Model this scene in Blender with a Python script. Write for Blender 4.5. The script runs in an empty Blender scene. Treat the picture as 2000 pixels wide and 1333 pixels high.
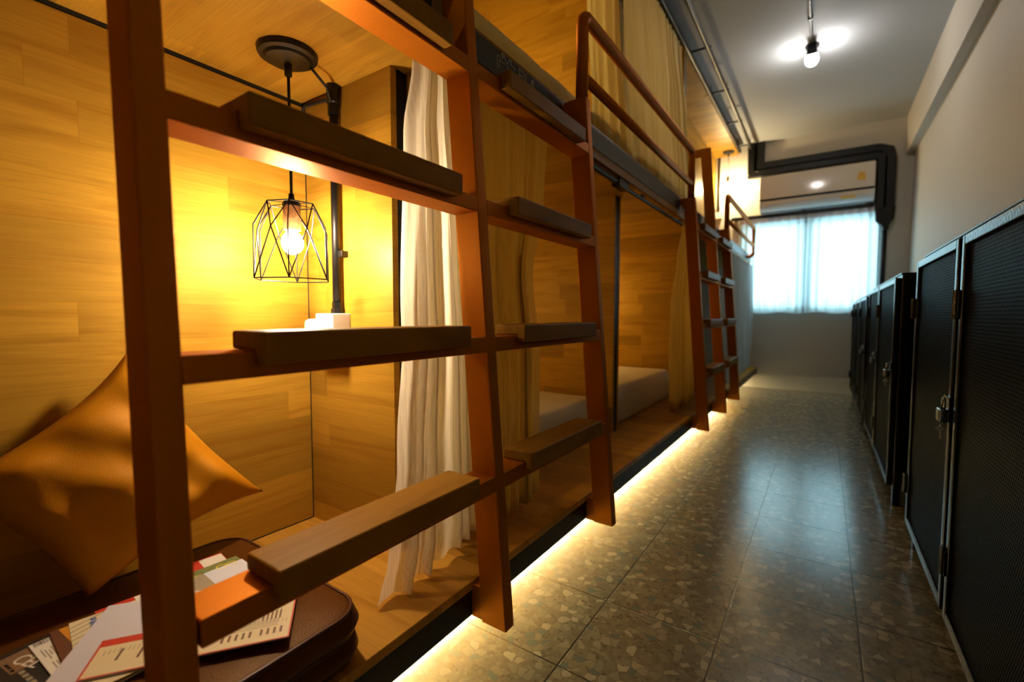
import bpy, bmesh, math, random
from mathutils import Vector, Matrix, noise
R = random.Random(7)
PI = math.pi
SC = bpy.context.scene
COL = SC.collection
V = Vector

# ---------------------------------------------------------------- camera
cd = bpy.data.cameras.new('camera'); cam = bpy.data.objects.new('camera', cd); COL.objects.link(cam)
cd.sensor_width = 36; cd.lens = 16.048; cd.clip_start = .02; cd.clip_end = 60
right = V((.82585895, .56387585, .00101068)); up = V((-.03191228, .04494943, .99847942)); fwd = V((-.562973, .82463542, -.05511645))
m = Matrix.Identity(4)
for i in range(3):
    m[i][0] = right[i]; m[i][1] = up[i]; m[i][2] = -fwd[i]
m.translation = V((.49893, -.92221, .83227))
cam.matrix_world = m
cd.dof.use_dof = True; cd.dof.focus_distance = 1.02; cd.dof.aperture_fstop = 2.4
SC.camera = cam

# ---------------------------------------------------------------- world, daylight, exposure
w = bpy.data.worlds.new('daylight'); SC.world = w; w.use_nodes = True
bg = w.node_tree.nodes['Background']; bg.inputs[0].default_value = (.62, .88, 1, 1); bg.inputs[1].default_value = 5.5
pl = bpy.data.lights.new('window_portal', 'AREA'); pl.shape = 'RECTANGLE'; pl.size = 1.4; pl.size_y = 1.15
po = bpy.data.objects.new('window_portal', pl); COL.objects.link(po); po.location = (.33, 5.2, 1.39); po.rotation_euler = (PI/2, 0, PI)
po.rotation_euler = V((0, -1, 0)).to_track_quat('-Z', 'Y').to_euler(); pl.cycles.is_portal = True
vs = SC.view_settings; vs.view_transform = 'Standard'; vs.look = 'None'; vs.gamma = 1; vs.use_curve_mapping = False; vs.exposure = 0
SC.cycles.use_denoising = True
SC.cycles.max_bounces = 10; SC.cycles.diffuse_bounces = 6; SC.cycles.glossy_bounces = 4; SC.cycles.transmission_bounces = 6
SC.cycles.transparent_max_bounces = 12; SC.cycles.sample_clamp_indirect = 6; SC.cycles.caustics_reflective = False; SC.cycles.caustics_refractive = False

# ---------------------------------------------------------------- measures
FY = 5.079            # far wall
WXR = 1.18            # right wall
CZ = 2.80             # ceiling
XB = -.13             # front of lower deck
XU = -.225            # front of upper deck
ZD = .245             # lower deck top
ZC = 1.42             # underside of upper deck
LED_W = 6.8; NOOK = 760; FARL = 1500; CEIL = 150; BAY_FILL = 430; BAYU_FILL = 700; BAYC_FILL = 380

# ---------------------------------------------------------------- materials
def mat(name):
    mm = bpy.data.materials.new(name); mm.use_nodes = True
    nt = mm.node_tree; b = nt.nodes['Principled BSDF']
    return mm, nt, b
def plain(name, col, rough=.5, metal=0, spec=.5, bump=0, bscale=80, coat=0, var=0, tint=(1, 1, 1)):
    mm, nt, b = mat(name); b.inputs['Specular Tint'].default_value = (*tint, 1)
    b.inputs['Base Color'].default_value = (*col, 1); b.inputs['Roughness'].default_value = rough
    b.inputs['Metallic'].default_value = metal; b.inputs['Specular IOR Level'].default_value = spec
    b.inputs['Coat Weight'].default_value = coat
    tc = nt.nodes.new('ShaderNodeTexCoord'); n = nt.nodes.new('ShaderNodeTexNoise'); n.inputs['Scale'].default_value = bscale
    n.inputs['Detail'].default_value = 4
    nt.links.new(tc.outputs['Object'], n.inputs['Vector'])
    if var:
        mx = nt.nodes.new('ShaderNodeMix'); mx.data_type = 'RGBA'
        mx.inputs['A'].default_value = (*[c*(1-var) for c in col], 1); mx.inputs['B'].default_value = (*[min(1, c*(1+var)) for c in col], 1)
        nt.links.new(n.outputs['Fac'], mx.inputs['Factor']); nt.links.new(mx.outputs['Result'], b.inputs['Base Color'])
    if bump:
        bp = nt.nodes.new('ShaderNodeBump'); bp.inputs['Strength'].default_value = bump; bp.inputs['Distance'].default_value = .002
        nt.links.new(n.outputs['Fac'], bp.inputs['Height']); nt.links.new(bp.outputs['Normal'], b.inputs['Normal'])
    return mm
def emit(name, col, s):
    mm = bpy.data.materials.new(name); mm.use_nodes = True; nt = mm.node_tree; nt.nodes.clear()
    o = nt.nodes.new('ShaderNodeOutputMaterial'); e = nt.nodes.new('ShaderNodeEmission')
    e.inputs[0].default_value = (*col, 1); e.inputs[1].default_value = s; nt.links.new(e.outputs[0], o.inputs[0]); return mm
def wood(name, axes, base=(.43, .235, .024), dark=(.25, .10, .006), plank=(.52, .078), rough=.48, off=0, spec=.32):
    """finger-jointed board: axes = (grain axis, across axis, third)"""
    mm, nt, b = mat(name); N = nt.nodes; L = nt.links
    tc = N.new('ShaderNodeTexCoord'); sp = N.new('ShaderNodeSeparateXYZ'); L.new(tc.outputs['Object'], sp.inputs[0])
    def comb(sx, sy, sz):
        c = N.new('ShaderNodeCombineXYZ')
        for i, s in enumerate((sx, sy, sz)):
            mt = N.new('ShaderNodeMath'); mt.operation = 'MULTIPLY_ADD'; mt.inputs[1].default_value = s; mt.inputs[2].default_value = off
            L.new(sp.outputs['XYZ'.index(axes[i])], mt.inputs[0]); L.new(mt.outputs[0], c.inputs[i])
        return c
    def mth(op, x, y=None, z=None):
        q = N.new('ShaderNodeMath'); q.operation = op
        for i, vv in enumerate((x, y, z)):
            if vv is None: continue
            if isinstance(vv, (int, float)): q.inputs[i].default_value = vv
            else: L.new(vv, q.inputs[i])
        return q.outputs[0]
    cs = N.new('ShaderNodeSeparateXYZ'); L.new(comb(1/plank[0], 1/plank[1], 0).outputs[0], cs.inputs[0])
    row = mth('FLOOR', cs.outputs[1]); fr = mth('FRACT', cs.outputs[1])
    w1 = N.new('ShaderNodeTexWhiteNoise'); w1.noise_dimensions = '1D'; L.new(row, w1.inputs['W'])
    uu = mth('MULTIPLY_ADD', w1.outputs['Value'], 7.3, cs.outputs[0]); colm = mth('FLOOR', uu); fu = mth('FRACT', uu)
    cv = N.new('ShaderNodeCombineXYZ'); L.new(colm, cv.inputs[0]); L.new(row, cv.inputs[1])
    w2 = N.new('ShaderNodeTexWhiteNoise'); w2.noise_dimensions = '2D'; L.new(cv.outputs[0], w2.inputs['Vector'])
    rp = N.new('ShaderNodeValToRGB'); L.new(w2.outputs['Value'], rp.inputs[0])
    for i, (ps, k) in enumerate(((0, .70), (.25, .86), (.6, 1.0), (1, 1.12))):
        if i > 1: rp.color_ramp.elements.new(ps)
        el = rp.color_ramp.elements[i]; el.position = ps; el.color = (*[min(1, c*k) for c in base], 1)
    seam = mth('MAXIMUM', mth('LESS_THAN', fr, .010), mth('LESS_THAN', fu, .0018))
    sm = N.new('ShaderNodeMix'); sm.data_type = 'RGBA'; L.new(mth('MULTIPLY', seam, .45), sm.inputs['Factor']); L.new(rp.outputs[0], sm.inputs['A']); sm.inputs['B'].default_value = (*dark, 1)
    # per plank offset so grain breaks at the joints
    add = N.new('ShaderNodeVectorMath'); add.operation = 'ADD'; L.new(comb(1.5, 13, 5).outputs[0], add.inputs[0])
    sc = N.new('ShaderNodeVectorMath'); sc.operation = 'SCALE'; sc.inputs['Scale'].default_value = 14; L.new(w2.outputs['Color'], sc.inputs[0]); L.new(sc.outputs[0], add.inputs[1])
    n1 = N.new('ShaderNodeTexNoise'); n1.inputs['Scale'].default_value = 1; n1.inputs['Detail'].default_value = 5; n1.inputs['Distortion'].default_value = 2.2; L.new(add.outputs[0], n1.inputs['Vector'])
    n2 = N.new('ShaderNodeTexNoise'); n2.inputs['Scale'].default_value = 1; n2.inputs['Detail'].default_value = 3; L.new(comb(9, 260, 9).outputs[0], n2.inputs['Vector'])
    r1 = N.new('ShaderNodeMapRange'); r1.inputs['From Min'].default_value = .48; r1.inputs['From Max'].default_value = .78; r1.inputs['To Max'].default_value = .75; L.new(n1.outputs['Fac'], r1.inputs['Value'])
    mx = N.new('ShaderNodeMix'); mx.data_type = 'RGBA'; L.new(r1.outputs[0], mx.inputs['Factor']); L.new(sm.outputs['Result'], mx.inputs['A']); mx.inputs['B'].default_value = (*dark, 1)
    r2 = N.new('ShaderNodeMapRange'); r2.inputs['From Min'].default_value = .35; r2.inputs['From Max'].default_value = .65; r2.inputs['To Min'].default_value = .91; r2.inputs['To Max'].default_value = 1.05; L.new(n2.outputs['Fac'], r2.inputs['Value'])
    ml = N.new('ShaderNodeMix'); ml.data_type = 'RGBA'; ml.blend_type = 'MULTIPLY'; ml.inputs['Factor'].default_value = 1; L.new(mx.outputs['Result'], ml.inputs['A']); L.new(r2.outputs[0], ml.inputs['B'])
    L.new(ml.outputs['Result'], b.inputs['Base Color']); b.inputs['Roughness'].default_value = rough; b.inputs['Specular IOR Level'].default_value = spec; b.inputs['Specular Tint'].default_value = (1, .78, .42, 1)
    bp = N.new('ShaderNodeBump'); bp.inputs['Strength'].default_value = .08; bp.inputs['Distance'].default_value = .001; L.new(n2.outputs['Fac'], bp.inputs['Height']); L.new(bp.outputs['Normal'], b.inputs['Normal'])
    return mm
def terrazzo():
    mm, nt, b = mat('terrazzo_tile'); N = nt.nodes; L = nt.links
    tc = N.new('ShaderNodeTexCoord')
    def warp(amount, s):
        n = N.new('ShaderNodeTexNoise'); n.inputs['Scale'].default_value = s; L.new(tc.outputs['Object'], n.inputs['Vector'])
        sb = N.new('ShaderNodeVectorMath'); sb.operation = 'MULTIPLY_ADD'; sb.inputs[1].default_value = (amount,)*3; L.new(n.outputs['Color'], sb.inputs[0]); L.new(tc.outputs['Object'], sb.inputs[2]); return sb
    wv = warp(.012, 60)
    base = None; fac_prev = None
    cur = N.new('ShaderNodeMix'); cur.data_type = 'RGBA'; nz = N.new('ShaderNodeTexNoise'); nz.inputs['Scale'].default_value = 45; nz.inputs['Detail'].default_value = 6
    L.new(tc.outputs['Object'], nz.inputs['Vector']); L.new(nz.outputs['Fac'], cur.inputs['Factor'])
    cur.inputs['A'].default_value = (.13, .115, .078, 1); cur.inputs['B'].default_value = (.23, .205, .145, 1)
    out = cur.outputs['Result']
    for sc, thr, edge, cols in ((100, .45, .10, [(.16, .142, .098), (.235, .21, .15), (.12, .108, .075), (.20, .18, .125)]), (42, .50, .085, [(.20, .178, .125), (.27, .245, .18), (.235, .212, .15), (.22, .20, .14), (.12, .15, .125), (.38, .345, .25), (.25, .225, .16), (.33, .30, .22)])):
        vo = N.new('ShaderNodeTexVoronoi'); vo.voronoi_dimensions = '2D'; vo.inputs['Scale'].default_value = sc; L.new(wv.outputs[0], vo.inputs['Vector'])
        ve = N.new('ShaderNodeTexVoronoi'); ve.voronoi_dimensions = '2D'; ve.feature = 'DISTANCE_TO_EDGE'; ve.inputs['Scale'].default_value = sc; L.new(wv.outputs[0], ve.inputs['Vector'])
        sp = N.new('ShaderNodeSeparateColor'); L.new(vo.outputs['Color'], sp.inputs[0])
        g = N.new('ShaderNodeMath'); g.operation = 'GREATER_THAN'; g.inputs[1].default_value = thr; L.new(sp.outputs[0], g.inputs[0])
        e = N.new('ShaderNodeMapRange'); e.inputs['From Min'].default_value = edge*.7; e.inputs['From Max'].default_value = edge; L.new(ve.outputs['Distance'], e.inputs['Value'])
        mu = N.new('ShaderNodeMath'); mu.operation = 'MULTIPLY'; L.new(g.outputs[0], mu.inputs[0]); L.new(e.outputs[0], mu.inputs[1])
        rp = N.new('ShaderNodeValToRGB'); rp.color_ramp.interpolation = 'CONSTANT'
        while len(rp.color_ramp.elements) < len(cols): rp.color_ramp.elements.new(.5)
        for i, c in enumerate(cols):
            rp.color_ramp.elements[i].position = i/len(cols); rp.color_ramp.elements[i].color = (*c, 1)
        L.new(sp.outputs[1], rp.inputs[0])
        mx = N.new('ShaderNodeMix'); mx.data_type = 'RGBA'; L.new(mu.outputs[0], mx.inputs['Factor']); L.new(out, mx.inputs['A']); L.new(rp.outputs[0], mx.inputs['B']); out = mx.outputs['Result']
    br = N.new('ShaderNodeTexBrick'); br.offset = 0; br.inputs['Scale'].default_value = 1; br.inputs['Brick Width'].default_value = .3; br.inputs['Row Height'].default_value = .3
    br.inputs['Mortar Size'].default_value = .0028; br.inputs['Mortar Smooth'].default_value = .3; L.new(tc.outputs['Object'], br.inputs['Vector'])
    mx = N.new('ShaderNodeMix'); mx.data_type = 'RGBA'; L.new(br.outputs['Fac'], mx.inputs['Factor']); L.new(out, mx.inputs['A']); mx.inputs['B'].default_value = (.045, .038, .022, 1)
    L.new(mx.outputs['Result'], b.inputs['Base Color'])
    rr = N.new('ShaderNodeMapRange'); rr.inputs['To Min'].default_value = .15; rr.inputs['To Max'].default_value = .23; L.new(nz.outputs['Fac'], rr.inputs['Value']); L.new(rr.outputs[0], b.inputs['Roughness'])
    b.inputs['Specular IOR Level'].default_value = 1.0
    bp = N.new('ShaderNodeBump'); bp.invert = True; bp.inputs['Strength'].default_value = .6; bp.inputs['Distance'].default_value = .0015; L.new(br.outputs['Fac'], bp.inputs['Height'])
    n3 = N.new('ShaderNodeTexNoise'); n3.inputs['Scale'].default_value = 14; L.new(tc.outputs['Object'], n3.inputs['Vector'])
    b2 = N.new('ShaderNodeBump'); b2.inputs['Strength'].default_value = .06; b2.inputs['Distance'].default_value = .004; L.new(n3.outputs['Fac'], b2.inputs['Height']); L.new(bp.outputs['Normal'], b2.inputs['Normal'])
    L.new(b2.outputs['Normal'], b.inputs['Normal'])
    return mm
def sheer(name, col, transp, trans, stripe=(0, 1, 0), sscale=260):
    mm = bpy.data.materials.new(name); mm.use_nodes = True; nt = mm.node_tree; nt.nodes.clear(); N = nt.nodes; L = nt.links
    o = N.new('ShaderNodeOutputMaterial'); tp = N.new('ShaderNodeBsdfTransparent'); tl = N.new('ShaderNodeBsdfTranslucent'); df = N.new('ShaderNodeBsdfDiffuse')
    tc = N.new('ShaderNodeTexCoord'); mp = N.new('ShaderNodeMapping'); mp.inputs['Scale'].default_value = (sscale, sscale, 1.5); L.new(tc.outputs['Object'], mp.inputs[0])
    n = N.new('ShaderNodeTexNoise'); n.inputs['Scale'].default_value = 1; n.inputs['Detail'].default_value = 3; L.new(mp.outputs[0], n.inputs['Vector'])
    r = N.new('ShaderNodeMapRange'); r.inputs['From Min'].default_value = .35; r.inputs['From Max'].default_value = .65; r.inputs['To Min'].default_value = transp*.55; r.inputs['To Max'].default_value = min(.95, transp*1.4); L.new(n.outputs['Fac'], r.inputs['Value'])
    for s in (tl, df): s.inputs[0].default_value = (*col, 1)
    m1 = N.new('ShaderNodeMixShader'); m1.inputs[0].default_value = trans; L.new(df.outputs[0], m1.inputs[1]); L.new(tl.outputs[0], m1.inputs[2])
    m2 = N.new('ShaderNodeMixShader'); L.new(r.outputs[0], m2.inputs[0]); L.new(m1.outputs[0], m2.inputs[1]); L.new(tp.outputs[0], m2.inputs[2]); L.new(m2.outputs[0], o.inputs[0])
    return mm
def mesh_metal(name, col=(.003, .003, .0033)):
    """black expanded-metal sheet: diamond openings seen as relief"""
    mm, nt, b = mat(name); N = nt.nodes; L = nt.links
    tc = N.new('ShaderNodeTexCoord'); sp = N.new('ShaderNodeSeparateXYZ'); L.new(tc.outputs['Object'], sp.inputs[0])
    a = N.new('ShaderNodeMath'); a.operation = 'ADD'; L.new(sp.outputs[0], a.inputs[0]); L.new(sp.outputs[1], a.inputs[1])
    outs = []
    for sg in (1, -1):
        c = N.new('ShaderNodeMath'); c.operation = 'MULTIPLY_ADD'; c.inputs[1].default_value = .55*sg; L.new(sp.outputs[2], c.inputs[0]); L.new(a.outputs[0], c.inputs[2])
        s = N.new('ShaderNodeMath'); s.operation = 'MULTIPLY'; s.inputs[1].default_value = 2*PI/.017; L.new(c.outputs[0], s.inputs[0])
        q = N.new('ShaderNodeMath'); q.operation = 'SINE'; L.new(s.outputs[0], q.inputs[0]); q2 = N.new('ShaderNodeMath'); q2.operation = 'ABSOLUTE'; L.new(q.outputs[0], q2.inputs[0]); outs.append(q2)
    mn = N.new('ShaderNodeMath'); mn.operation = 'MINIMUM'; L.new(outs[0].outputs[0], mn.inputs[0]); L.new(outs[1].outputs[0], mn.inputs[1])
    r = N.new('ShaderNodeMapRange'); r.inputs['From Min'].default_value = .25; r.inputs['From Max'].default_value = .5; L.new(mn.outputs[0], r.inputs['Value'])
    mx = N.new('ShaderNodeMix'); mx.data_type = 'RGBA'; L.new(r.outputs[0], mx.inputs['Factor']); mx.inputs['A'].default_value = (*[c*1.6 for c in col], 1); mx.inputs['B'].default_value = (.0015, .0015, .0015, 1)
    L.new(mx.outputs['Result'], b.inputs['Base Color']); b.inputs['Roughness'].default_value = .42
    sr = N.new('ShaderNodeMapRange'); sr.inputs['To Min'].default_value = .06; sr.inputs['To Max'].default_value = .0; L.new(r.outputs[0], sr.inputs['Value']); L.new(sr.outputs[0], b.inputs['Specular IOR Level'])
    bp = N.new('ShaderNodeBump'); bp.invert = True; bp.inputs['Strength'].default_value = .7; bp.inputs['Distance'].default_value = .003; L.new(r.outputs[0], bp.inputs['Height']); L.new(bp.outputs['Normal'], b.inputs['Normal'])
    return mm

M = {}
M['wood_yz'] = wood('board_along_corridor', 'YZX'); M['wood_xz'] = wood('board_across_bunk', 'XZY', off=.21)
M['wood_xy'] = wood('board_overhead', 'XYZ', off=.4); M['deck'] = wood('board_deck', 'XYZ', base=(.52, .265, .036), off=.13, rough=.38)
M['wood_edge'] = wood('board_edge', 'YZX', plank=(2.5, .2), off=.3, base=(.38, .18, .024))
M['orange'] = plain('copper_orange_paint', (.44, .14, .004), rough=.50, metal=.55, tint=(1, .6, .2), bump=.12, bscale=260, var=.12)
M['tread'] = wood('dark_tread_wood', 'YXZ', base=(.28, .135, .015), dark=(.16, .068, .006), plank=(60, .3), rough=.45, spec=.10, off=.7)
M['black'] = plain('black_steel', (.0028, .0028, .003), rough=.42, spec=.35, bump=.15, bscale=60)
M['black_matte'] = plain('black_matte', (.003, .003, .003), rough=.7)
M['plate'] = plain('black_sign_plate', (.014, .013, .012), rough=.35)
M['wall'] = plain('cream_wall_paint', (.56, .53, .47), rough=.6, bump=.05, bscale=50, var=.03)
M['ceiling'] = plain('grey_ceiling_paint', (.42, .445, .47), rough=.7, bump=.04, bscale=40, var=.03)
M['white'] = plain('white_plastic', (.78, .74, .66), rough=.3)
M['whitegloss'] = plain('gloss_white_panel', (.75, .70, .62), rough=.12)
M['alu'] = plain('white_aluminium', (.7, .74, .76), rough=.4)
M['chrome'] = plain('steel', (.22, .23, .25), rough=.22, metal=1)
M['brass'] = plain('brass', (.16, .10, .04), rough=.3, metal=1)
M['linen'] = plain('white_bed_sheet', (.64, .56, .38), rough=.85, bump=.5, bscale=22, var=.05)
M['mattress'] = plain('cream_mattress', (.80, .64, .24), rough=.85, bump=.25, bscale=60)
M['satin'] = plain('orange_gold_satin', (.40, .165, .005), rough=.55, spec=.25, tint=(1, .6, .15), bump=.2, bscale=420, var=.08)
M['leather'] = plain('brown_leather', (.075, .024, .004), rough=.40, spec=.2, tint=(1, .65, .25), bump=.4, bscale=300, coat=0, var=.15)
M['piping'] = plain('dark_leather_piping', (.06, .016, .006), rough=.35)
M['floor'] = terrazzo()
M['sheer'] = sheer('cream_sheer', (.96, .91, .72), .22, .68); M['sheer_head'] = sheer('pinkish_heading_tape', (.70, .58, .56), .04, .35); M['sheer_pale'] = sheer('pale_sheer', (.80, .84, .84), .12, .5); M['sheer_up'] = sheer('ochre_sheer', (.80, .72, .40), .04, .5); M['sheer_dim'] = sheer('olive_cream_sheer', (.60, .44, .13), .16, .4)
M['sheer_white'] = sheer('white_sheer', (.78, .90, .93), .06, .8, sscale=120)
M['locker'] = plain('black_gloss_enamel', (.004, .004, .0045), rough=.2, spec=.4, bump=.35, bscale=120)
M['locker_mesh'] = mesh_metal('black_expanded_metal')
M['bulb'] = emit('warm_bulb', (1, .76, .52), NOOK); 
M['fill_bulb_bay_up'] = emit('added_bulb_upper_bay', (1, .66, .2), BAYU_FILL); M['fill_bulb_curtain'] = emit('added_bulb_behind_curtain', (1, .76, .42), BAYC_FILL); M['bulb_far'] = emit('warm_bulb_end', (1, .76, .40), FARL); M['fill_bulb_bay'] = emit('added_bulb_bay', (1, .62, .18), BAY_FILL); M['bulbc'] = emit('white_bulb', (1, .93, .86), CEIL); M['led'] = emit('led_strip', (1, .90, .50), LED_W/(PI*.01))  # bay and curtain bulbs serve the added, unseen bunk lamps
M['cream_paper'] = plain('cream_map_paper', (.66, .56, .34), rough=.5); M['lilac_paper'] = plain('lilac_paper', (.56, .54, .60), rough=.5)
M['red_ink'] = plain('red_print', (.50, .035, .012), rough=.5); M['black_ink'] = plain('black_print', (.02, .016, .012), rough=.5)
M['grey_ink'] = plain('grey_print', (.30, .26, .18), rough=.5); M['orange_ink'] = plain('orange_print', (.62, .26, .02), rough=.5)
M['brown_ink'] = plain('brown_print', (.12, .045, .02), rough=.5); M['blue_paper'] = plain('pale_blue_paper', (.60, .64, .74), rough=.5)
M['green_ink'] = plain('mottled_green_print', (.16, .19, .06), rough=.5, bscale=260, var=.9); M['yellow_ink'] = plain('yellow_print', (.80, .66, .04), rough=.5)
M['blue_ink'] = plain('blue_print', (.10, .16, .38), rough=.5); M['white_paper'] = plain('white_paper', (.72, .68, .58), rough=.5)
M['tan_ink'] = plain('tan_print', (.20, .12, .06), rough=.5)
M['sticker'] = plain('yellow_sticker', (.75, .46, .02), rough=.4)
gm = bpy.data.materials.new('clear_pane'); gm.use_nodes = True; gnt = gm.node_tree; gnt.nodes.clear()
g_o = gnt.nodes.new('ShaderNodeOutputMaterial'); g_t = gnt.nodes.new('ShaderNodeBsdfTransparent'); g_g = gnt.nodes.new('ShaderNodeBsdfGlossy'); g_m = gnt.nodes.new('ShaderNodeMixShader')
g_t.inputs[0].default_value = (.93, .97, .96, 1); g_g.inputs['Roughness'].default_value = .02; g_m.inputs[0].default_value = .06
gnt.links.new(g_t.outputs[0], g_m.inputs[1]); gnt.links.new(g_g.outputs[0], g_m.inputs[2]); gnt.links.new(g_m.outputs[0], g_o.inputs[0]); M['glass'] = gm
ag, agn, agb = mat('amber_glass'); agb.inputs['Base Color'].default_value = (.75, .38, .14, 1); agb.inputs['Transmission Weight'].default_value = .8; agb.inputs['Roughness'].default_value = .1; M['amber'] = ag

# ---------------------------------------------------------------- mesh helpers
ORG = {}
class MB:
    def __init__(s): s.v = []; s.f = []
    def add(s, vs, fs):
        n = len(s.v); s.v += [V(p) for p in vs]; s.f += [[i+n for i in f] for f in fs]; return s
    def box(s, x0, y0, z0, x1, y1, z1):
        x0, x1 = sorted((x0, x1)); y0, y1 = sorted((y0, y1)); z0, z1 = sorted((z0, z1))
        return s.add([(x0, y0, z0), (x1, y0, z0), (x1, y1, z0), (x0, y1, z0), (x0, y0, z1), (x1, y0, z1), (x1, y1, z1), (x0, y1, z1)],
                     [(0, 3, 2, 1), (4, 5, 6, 7), (0, 1, 5, 4), (1, 2, 6, 5), (2, 3, 7, 6), (3, 0, 4, 7)])
    def prism_y(s, prof, y0, y1):
        """profile of (x,z), extruded along y"""
        n = len(prof); vs = [(x, y0, z) for x, z in prof]+[(x, y1, z) for x, z in prof]
        return s.add(vs, [tuple(range(n)), tuple(range(2*n-1, n-1, -1))]+[(i, i+n, (i+1) % n+n, (i+1) % n) for i in range(n)])
    def prism_z(s, prof, z0, z1):
        n = len(prof); vs = [(x, y, z0) for x, y in prof]+[(x, y, z1) for x, y in prof]
        return s.add(vs, [tuple(range(n-1, -1, -1)), tuple(range(n, 2*n))]+[(i, (i+1) % n, (i+1) % n+n, i+n) for i in range(n)])
    def prism_x(s, prof, x0, x1):
        n = len(prof); vs = [(x0, y, z) for y, z in prof]+[(x1, y, z) for y, z in prof]
        return s.add(vs, [tuple(range(n-1, -1, -1)), tuple(range(n, 2*n))]+[(i, (i+1) % n, (i+1) % n+n, i+n) for i in range(n)])
    def tube(s, pts, r, n=10, closed=False):
        pts = [V(p) for p in pts]; k = len(pts); rings = []
        for i, p in enumerate(pts):
            a = pts[(i-1) % k] if (i or closed) else p; b = pts[(i+1) % k] if (i < k-1 or closed) else p
            d = ((p-a).normalized()+(b-p).normalized()); d = d.normalized() if d.length > 1e-6 else V((0, 0, 1))
            u = d.cross(V((.13, .31, 1)) if abs(d.z) < .9 else V((1, .2, 0))).normalized(); w2 = d.cross(u).normalized()
            if rings:
                pu = rings[-1][1]; u = (pu-d*pu.dot(d)).normalized(); w2 = d.cross(u)
            rr = r[i] if isinstance(r, (list, tuple)) else r
            rings.append(([p+u*rr*math.cos(2*PI*j/n)+w2*rr*math.sin(2*PI*j/n) for j in range(n)], u))
        vs = [q for rg, _ in rings for q in rg]; fs = []
        for i in range(k if closed else k-1):
            for j in range(n):
                a, b = i*n+j, i*n+(j+1) % n; c, d2 = ((i+1) % k)*n+(j+1) % n, ((i+1) % k)*n+j
                fs.append((a, b, c, d2))
        if not closed: fs += [tuple(range(n-1, -1, -1)), tuple(range((k-1)*n, k*n))]
        return s.add(vs, fs)
    def lathe(s, prof, c=(0, 0, 0), n=28):
        """profile of (r,z) about a vertical axis through c"""
        c = V(c); vs = []; k = len(prof)
        for r, z in prof: vs += [c+V((r*math.cos(2*PI*j/n), r*math.sin(2*PI*j/n), z)) for j in range(n)]
        fs = [(i*n+j, i*n+(j+1) % n, (i+1)*n+(j+1) % n, (i+1)*n+j) for i in range(k-1) for j in range(n)]
        return s.add(vs, fs)
    def ball(s, c, r, n=16, sz=1):
        return s.lathe([(max(1e-4, r*math.sin(PI*i/n)), -r*sz*math.cos(PI*i/n)) for i in range(n+1)], c, n*2)
    def grid(s, fn, nu, nv):
        vs = [fn(i/nu, j/nv) for j in range(nv+1) for i in range(nu+1)]
        return s.add(vs, [(j*(nu+1)+i, j*(nu+1)+i+1, (j+1)*(nu+1)+i+1, (j+1)*(nu+1)+i) for j in range(nv) for i in range(nu)])
    def stroke_x(s, pts, x, wd):
        """flat lettering stroke on a plane x = const, points (y,z)"""
        for (a, b), (c, d) in zip(pts, pts[1:]):
            t = V((c-a, d-b)); ln = t.length or 1e-6; t /= ln; nn = V((-t.y, t.x))*wd/2; e = t*wd*.4
            q = [V((a, b))-e+nn, V((a, b))-e-nn, V((c, d))+e-nn, V((c, d))+e+nn]
            s.add([(x, p.x, p.y) for p in q]+[(x+.0008, p.x, p.y) for p in q], [(0, 3, 2, 1), (4, 5, 6, 7), (0, 1, 5, 4), (1, 2, 6, 5), (2, 3, 7, 6), (3, 0, 4, 7)])
        return s
    def build(s, name, m, parent=None, smooth=False, bevel=0, local=False, seg=2):
        off = V((0, 0, 0)) if (parent is None or local) else ORG[parent.name]
        me = bpy.data.meshes.new(name); me.from_pydata([p-off for p in s.v], [], s.f)
        bm = bmesh.new(); bm.from_mesh(me); bmesh.ops.recalc_face_normals(bm, faces=bm.faces); bm.to_mesh(me); bm.free()
        me.materials.append(M[m] if isinstance(m, str) else m)
        o = bpy.data.objects.new(name, me); COL.objects.link(o)
        if parent: o.parent = parent
        ORG[o.name] = off
        if smooth:
            me.shade_smooth()
        if bevel:
            b = o.modifiers.new('edge', 'BEVEL'); b.width = bevel; b.segments = seg; b.limit_method = 'ANGLE'; b.angle_limit = .6
            if not smooth: me.shade_smooth(); wn = o.modifiers.new('wn', 'WEIGHTED_NORMAL'); wn.keep_sharp = True
        return o
def thing(name, label, cat, loc=(0, 0, 0), rotz=0, group=None):
    o = bpy.data.objects.new(name, None); o.empty_display_size = .05; COL.objects.link(o); o.location = loc; o.rotation_euler = (0, 0, rotz)
    tag(o, label, cat, group); ORG[o.name] = V(loc); return o
def tag(o, label, cat, group=None):
    o['label'] = label; o['category'] = cat
    if group: o['group'] = group
    return o
def struct(o): o['kind'] = 'structure'; return o
def arc(c, r, a0, a1, n, ax):
    """points on an arc in plane ax ('yz','xz','xy')"""
    out = []
    for i in range(n+1):
        a = a0+(a1-a0)*i/n; p, q = r*math.cos(a), r*math.sin(a); c = V(c)
        out.append(c+{'yz': V((0, p, q)), 'xz': V((p, 0, q)), 'xy': V((p, q, 0))}[ax])
    return out
def copy_tree(o, parent=None):
    c = o.copy(); COL.objects.link(c)
    if parent: c.parent = parent
    for ch in list(o.children): copy_tree(ch, c)
    return c

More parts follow.
